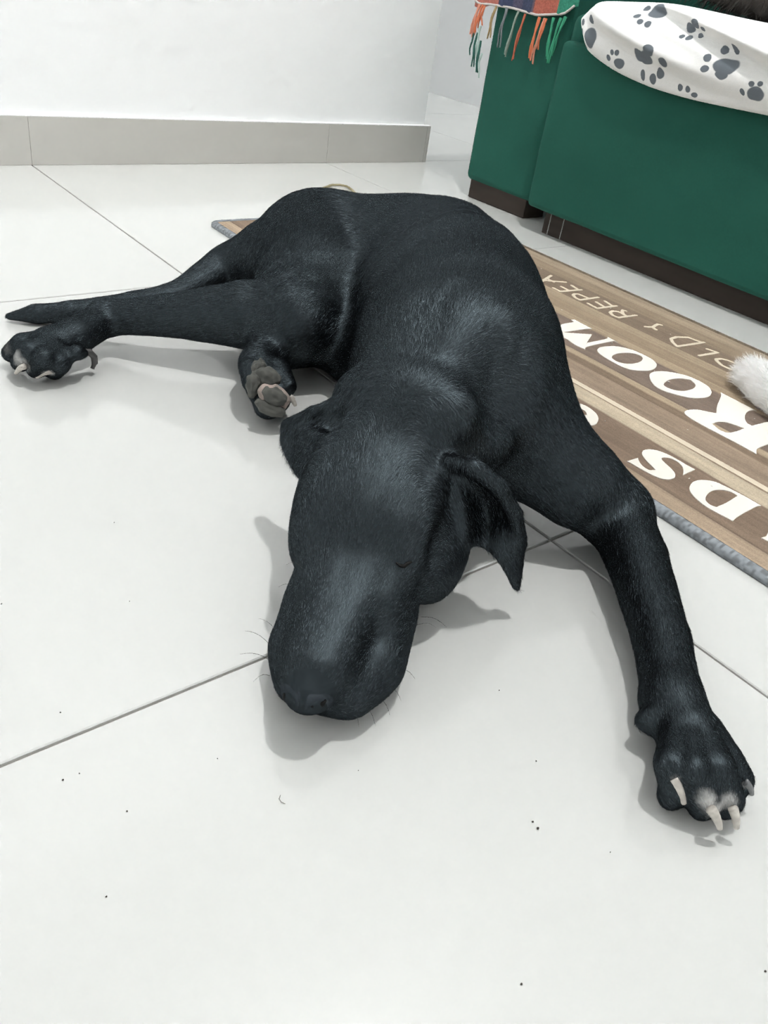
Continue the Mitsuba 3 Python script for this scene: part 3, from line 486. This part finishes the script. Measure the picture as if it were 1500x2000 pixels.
    S.chain([(pt(0.3802, 0.5498, 0.1060),.0045),(pt(0.3742, 0.5164, 0.1180),.006),(pt(0.3692, 0.4720, 0.1350),.006)],k=.008)
    from scipy.ndimage import gaussian_filter
    S.d=gaussian_filter(np.clip(S.d,-.012,.012),.9)
    return S
PATCHES = [(0.4344, 0.0970, 0.0320, .012), (0.4428, 0.0925, 0.0220, .008), (0.4510, 0.0892, 0.0300, .009), (0.4309, 0.1248, 0.0340, .005), (0.4771, 0.0924, 0.0280, .004),
           (0.2427, 0.9340, 0.0320, .016), (0.2482, 0.9277, 0.0260, .012), (0.2659, 0.9193, 0.0320, .007), (0.2762, 0.9127, 0.0200, .008), (0.4919, 0.7114, 0.0340, .006)]
GREYS = [(0.2530, 0.9759, 0.0280, .010)]
CLAWS = [((0.4285, 0.1244, 0.0350), (0.4317, 0.1118, 0.0195), .0034), ((0.4361, 0.0965, 0.0280), (0.4415, 0.0867, 0.0140), .0037), ((0.4507, 0.0882, 0.0280), (0.4522, 0.0803, 0.0140), .0035), ((0.4778, 0.0961, 0.0290), (0.4854, 0.0892, 0.0170), .003, 'm_greyclaw'),
         ((0.2528, 0.9237, 0.0270), (0.2461, 0.9386, 0.0130), .0038), ((0.2791, 0.9115, 0.0240), (0.2652, 0.9252, 0.0110), .0052), ((0.4896, 0.7174, 0.0390), (0.4942, 0.7110, 0.0290), .0036), ((0.4968, 0.7410, 0.0450), (0.4956, 0.7317, 0.0400), .0034, 'm_greyclaw')]
DEWCLAW = [(0.3226, 0.9276, 0.0330), (0.3325, 0.9288, 0.0310), (0.3378, 0.9289, 0.0240), (0.3377, 0.9283, 0.0160), (0.3333, 0.9262, 0.0100)]
# pads of the upturned hind foot: place, radii across the sole, tilt, material
PADS = [(0.4748, 0.7455, 0.0535, .0165, .0125, -.3, 'm_pad'), (0.4710, 0.7596, 0.0585, .0085, .013, -.2, 'm_pad'), (0.4564, 0.7466, 0.0470, .008, .015, 0, 'm_pad'), (0.4683, 0.7186, 0.0425, .0195, .0135, -.35, 'm_palepad'), (0.4662, 0.7144, 0.0455, .0150, .0098, -.35, 'm_pad'), (0.4613, 0.7139, 0.0315, .0185, .0085, -.3, 'm_pad')]
# ================================================================= the dog
S = dog_field(.0024)
V, F = S.mesh()
dogm = trimesh.Trimesh(V, F, process=False)
N = np.array(dogm.vertex_normals)
V = V+N*((meshkit.fbm(V*[45, 45, 45], 3, 5)-.5)*.0016)[:, None]
ribs = (V-np.array([.66, .62, .1]))@unit((.35, .94, 0)); w_ = np.exp(-((ribs-.13)/.09)**2)*np.clip((V[:, 2]-.05)/.06, 0, 1)*(V[:, 0] > .52)
V = V+N*(.0012*w_*np.sin(ribs*2*np.pi/.034+V[:, 2]*18))[:, None]
onrug = lambda Q: (Q[:, 0] > RX0+slant(Q[:, 1])-.004)&(Q[:, 1] < RY1)
V[:, 2] = np.maximum(V[:, 2], np.where(onrug(V), RZ+.0024, .0004))
COAT = np.array([.0080, .0092, .0108])
C_ = np.tile(COAT, (len(V), 1))*(.85+.3*meshkit.fbm(V*60, 3, 8))[:, None]
def patch(c, r, col, soft=.5, ax=None):
    q = V-np.array(c)
    d = np.linalg.norm(q, axis=1)/r+.5*(meshkit.fbm(V*220, 2, 3)-.5)
    w = np.clip((1-d)/soft, 0, 1)[:, None]; C_[:] = C_*(1-w)+np.array(col)*w
WHITE = (.95, .94, .92)
for x, y, z, r in PATCHES: patch(pt(x, y, z), r, WHITE, .6)
for x, y, z, r in GREYS: patch(pt(x, y, z), r, (.2, .19, .18), .8)
patch(pt(0.6018, 0.8448, 0.0500), .016, (.24, .15, .12), .8)
def coat(key, alpha, gloss):                      # dull dark base and a soft sheen that stays even at a slant, as fur has
    scene[key] = {'type': 'twosided', 'b': {'type': 'blendbsdf', 'weight': .5, 'a': {'type': 'diffuse', 'reflectance': {'type': 'mesh_attribute', 'name': 'vertex_color'}},
        'c': {'type': 'roughconductor', 'material': 'none', 'alpha': alpha, 'specular_reflectance': rgb(*gloss)}}}
coat('m_skin', .22, (.042, .053, .059))
coat('m_coat', .18, (.072, .090, .101))
name('dog', 'large black short-haired dog asleep with its chin on the pale floor tiles', 'dog')
add('dog__body', (V, F), 'm_skin', True, color=C_)
# short coat: one slim blade per hair, lying along the way the hair grows
SEG = [(hd(.18, 0, .05), hd(.06, 0, .1), 0), (hd(.06, 0, .1), hd(-.06, 0, .13), 0), (hd(-.06, 0, .13), (.57, .55, .2), 0), ((.57, .55, .2), (.70, .70, .2), 0), ((.70, .70, .2), (.77, .83, .18), 0), ((.77, .83, .18), (.70, 1.02, .13), 0), ((.70, 1.02, .13), pt(0.5245, 1.0772, 0.0300), 0), (pt(0.5245, 1.0772, 0.0300), pt(0.2930, 1.1196, 0.0100), 0),
       ((.60, .45, .12), pt(0.6621, 0.3582, 0.0460), 0), (pt(0.6621, 0.3582, 0.0460), pt(0.4868, 0.1682, 0.0380), 0), (pt(0.4868, 0.1682, 0.0380), pt(0.4433, 0.0950, 0.0300), 0), ((.67, .97, .14), pt(0.5694, 0.8204, 0.0850), 0), (pt(0.5694, 0.8204, 0.0850), pt(0.3837, 1.0051, 0.0480), 0), (pt(0.3837, 1.0051, 0.0480), pt(0.2530, 0.9413, 0.0200), 0), ((.63, .60, .05), (.66, .85, .05), 0),
       (pt(0.4416, 0.3901, 0.1400), pt(0.4867, 0.3338, 0.0340), 0), (pt(0.4039, 0.4988, 0.1400), pt(0.3512, 0.4949, 0.1000), 0)]
def flow(P):
    D = np.zeros_like(P); W = np.zeros(len(P))
    for a, b, _ in SEG:
        a, b = np.array(a), np.array(b); l = b-a; t = np.clip((P-a)@l/(l@l), 0, 1); r = np.linalg.norm(P-a-t[:, None]*l, axis=1)
        w = 1/(r+.01)**5; D += w[:, None]*l/np.linalg.norm(l); W += w
    return D/W[:, None]+[0, 0, -.18]
A3 = np.linalg.norm(np.cross(V[F[:, 1]]-V[F[:, 0]], V[F[:, 2]]-V[F[:, 0]]), axis=1)
NH = 800000
f = rng.choice(len(F), NH, p=A3/A3.sum()); u = rng.random((NH, 2)); u = np.where(u.sum(1, keepdims=True) > 1, 1-u, u)
P = V[F[f, 0]]+u[:, :1]*(V[F[f, 1]]-V[F[f, 0]])+u[:, 1:]*(V[F[f, 2]]-V[F[f, 0]])
n_ = N[F[f, 0]]; col = C_[F[f, 0]]
ok = (P[:, 2] > .004)&(np.linalg.norm(P-pt(0.2484, 0.3120, 0.0450), axis=1) > .019)
for q in PADS: ok &= np.linalg.norm(P-pt(*q[:3]), axis=1) > .014
P, n_, col = P[ok], n_[ok], col[ok]
g = flow(P)+rng.normal(0, .10, P.shape)+.25*(np.stack([meshkit.noise(P*30, k) for k in (1, 2, 3)], -1)-.5)
g -= (g*n_).sum(1, keepdims=True)*n_; g /= np.linalg.norm(g, axis=1, keepdims=True)+1e-9
L = rng.uniform(.6, 1.15, len(P))*np.clip(.0024+.02*np.linalg.norm(P-hd(.15, 0, .04), axis=1), .0028, .0068)
for q in ((0.4577, 0.1211, 0.0300), (0.2698, 0.9349, 0.0300), (0.4676, 0.7349, 0.0450)): L *= 1-.62*np.exp(-(np.linalg.norm(P-pt(*q), axis=1)/.06)**2)
L *= np.where(P[:, 2] < .012, .6, 1)
lift = rng.uniform(.04, .22, len(P))[:, None]
D = g+n_*lift; D /= np.linalg.norm(D, axis=1, keepdims=True)
roll = rng.normal(0, .36, len(P))[:, None]; s_ = np.cross(n_, g)*np.cos(roll)+n_*np.sin(roll)
w_ = .00027
HV = np.stack([P-s_*w_/2, P+s_*w_/2, P+D*L[:, None]], 1).reshape(-1, 3); HV[:, 2] = np.maximum(HV[:, 2], np.where(onrug(HV), RZ+.0025, .0005))
HC = np.repeat(col*rng.uniform(.7, 1.3, (len(P), 1)), 3, axis=0)
add('dog__coat', (HV, np.arange(len(HV)).reshape(-1, 3)), 'm_coat', False, color=HC, kind='stuff')
mat('m_claw', proc(lambda p, n, uv: mix((.36, .33, .30), (.58, .55, .50), noise(p.x*300, p.y*300, p.z*300))), .35, .5)
mat('m_darkclaw', (.045, .044, .043), .35, .5)
mat('m_greyclaw', (.12, .125, .13), .35, .5)
def claw(a, b, r, m='m_claw'):
    a, b = np.array(a), np.array(b); s = np.linspace(0, 1, 7)[:, None]; mid = (a+b)/2+[0, 0, .0035]
    Q = (1-s)**2*a+2*s*(1-s)*mid+s*s*b
    add('dog__claw', tube(Q, r*(1-.42*np.linspace(0, 1, 7)**2), 8), m, True)
add('dog__claw', tube([pt(*q) for q in DEWCLAW], [.0046, .0046, .0043, .0038, .0028], 8), 'm_darkclaw', True, label='dark curved dewclaw')
for c in CLAWS: claw(pt(*c[0]), pt(*c[1]), c[2], c[3] if len(c) > 3 else 'm_claw')
# paw pads of the upturned foot
PADB = lambda p, n, uv: fbm(p.x*400, p.y*400, p.z*400, 2)
bump('m_pad', proc(lambda p, n, uv: mix((.055, .058, .054), (.10, .10, .09), noise(p.x*160, p.y*160, p.z*160))), PADB, .0012, .75, .2, 4e-4)
bump('m_palepad', proc(lambda p, n, uv: mix((.17, .16, .145), (.40, .31, .28), noise(p.x*110, p.y*110, p.z*110))), PADB, .0012, .75, .2, 4e-4)
for x, y, z, a, b, tl, m in PADS:
    c = pt(x, y, z); w = unit((-.49, -.75, .42)); r0 = unit(np.cross([0, 0, 1], w)); u0 = np.cross(w, r0); r_, up = r0*math.cos(tl)+u0*math.sin(tl), u0*math.cos(tl)-r0*math.sin(tl)
    q = trimesh.creation.icosphere(3, 1.); Q = q.vertices*[a, b, .008]; Q += (meshkit.noise(q.vertices*3+x)-.5)[:, None]*q.vertices*.004
    add('dog__paw_pad', trimesh.Trimesh(c+Q@np.array([r_, up, w]), q.faces, process=False), m, True, label='pale pinkish rim of a paw pad' if m == 'm_palepad' else None)
# nose leather
scene['m_nose'] = {'type': 'twosided', 'b': {'type': 'bumpmap', 'tex': proc(lambda p, n, uv: noise(p.x*900, p.y*900, p.z*900), 3e-4), 'scale': .0006, 'b': {'type': 'blendbsdf', 'weight': .5,
    'a': {'type': 'diffuse', 'reflectance': rgb(.008, .009, .012)}, 'c': {'type': 'roughconductor', 'material': 'none', 'alpha': .32, 'specular_reflectance': rgb(.058, .070, .080)}}}}
q = trimesh.creation.icosphere(4, 1.); Q = q.vertices*[.0175, .020, .0140]
Q[:, 0] -= .007*np.exp(-((np.abs(Q[:, 1])-.0105)/.0042)**2-((Q[:, 2]+.001)/.0045)**2)*(Q[:, 0] > 0)+.002*np.exp(-(Q[:, 1]/.0015)**2)*(Q[:, 0] > 0)
nose = trimesh.Trimesh(pt(0.2495, 0.3141, 0.0435)+Q@HAX, q.faces, process=False)
add('dog__nose', nose, 'm_nose', True, label='dark leathery nose')
# closed eyelid, laid on the surface of the head
mat('m_eye', (.003, .003, .003), .6, .2)
add('dog__eyelid', tube([(0.3509, 0.3529, 0.0943), (0.3522, 0.3494, 0.0935), (0.3545, 0.3469, 0.0936), (0.3569, 0.3468, 0.0955), (0.3605, 0.3456, 0.0967)], [.0006, .0014, .0018, .0015, .0006], 7), 'm_eye', True, label='dark line of the closed eye')
for ps in ([(0.2421, 0.2986, 0.0467), (0.2486, 0.3003, 0.0421), (0.2494, 0.2963, 0.0476), (0.2521, 0.2965, 0.0496)], [(0.2341, 0.3159, 0.0386), (0.2324, 0.3180, 0.0437), (0.2316, 0.3179, 0.0471)]):
    add('dog__nostril', tube(ps, [.0008]+[.0019]*(len(ps)-2)+[.0008], 7), 'm_eye', True, label='dark nostril slit')
# whiskers
WH = []
for a, b in (((0.2499, 0.3644, 0.0300), (0.2398, 0.3918, 0.0180)), ((0.2556, 0.3728, 0.0350), (0.2535, 0.4083, 0.0230)), ((0.2442, 0.3551, 0.0250), (0.2371, 0.3658, 0.0130)), ((0.2640, 0.3761, 0.0400), (0.2672, 0.4108, 0.0280)), ((0.3163, 0.3011, 0.0220), (0.3252, 0.2947, 0.0100)), ((0.3033, 0.2970, 0.0220), (0.3086, 0.2875, 0.0100)), ((0.2890, 0.2939, 0.0220), (0.2931, 0.2854, 0.0100)), ((0.3327, 0.3098, 0.0250), (0.3470, 0.3048, 0.0130)), ((0.3688, 0.3356, 0.0350), (0.3927, 0.3343, 0.0230)), ((0.3794, 0.3417, 0.0350), (0.4009, 0.3305, 0.0230)), ((0.2780, 0.2948, 0.0220), (0.2822, 0.2911, 0.0100)), ((0.2939, 0.3956, 0.0800), (0.2945, 0.4177, 0.0680)), ((0.2896, 0.3972, 0.0600), (0.2883, 0.4168, 0.0480))):
    a, b = np.array(a), np.array(b); s = np.linspace(0, 1, 6)[:, None]
    WH.append(tube(a+(b-a)*s+np.array([0, 0, .004])*np.sin(s*np.pi), np.linspace(.00022, .00008, 6), 4))
mat('m_whisker', (.03, .03, .03), .5, .3)
add('dog__whiskers', cat_mesh(WH), 'm_whisker', True, kind='stuff')
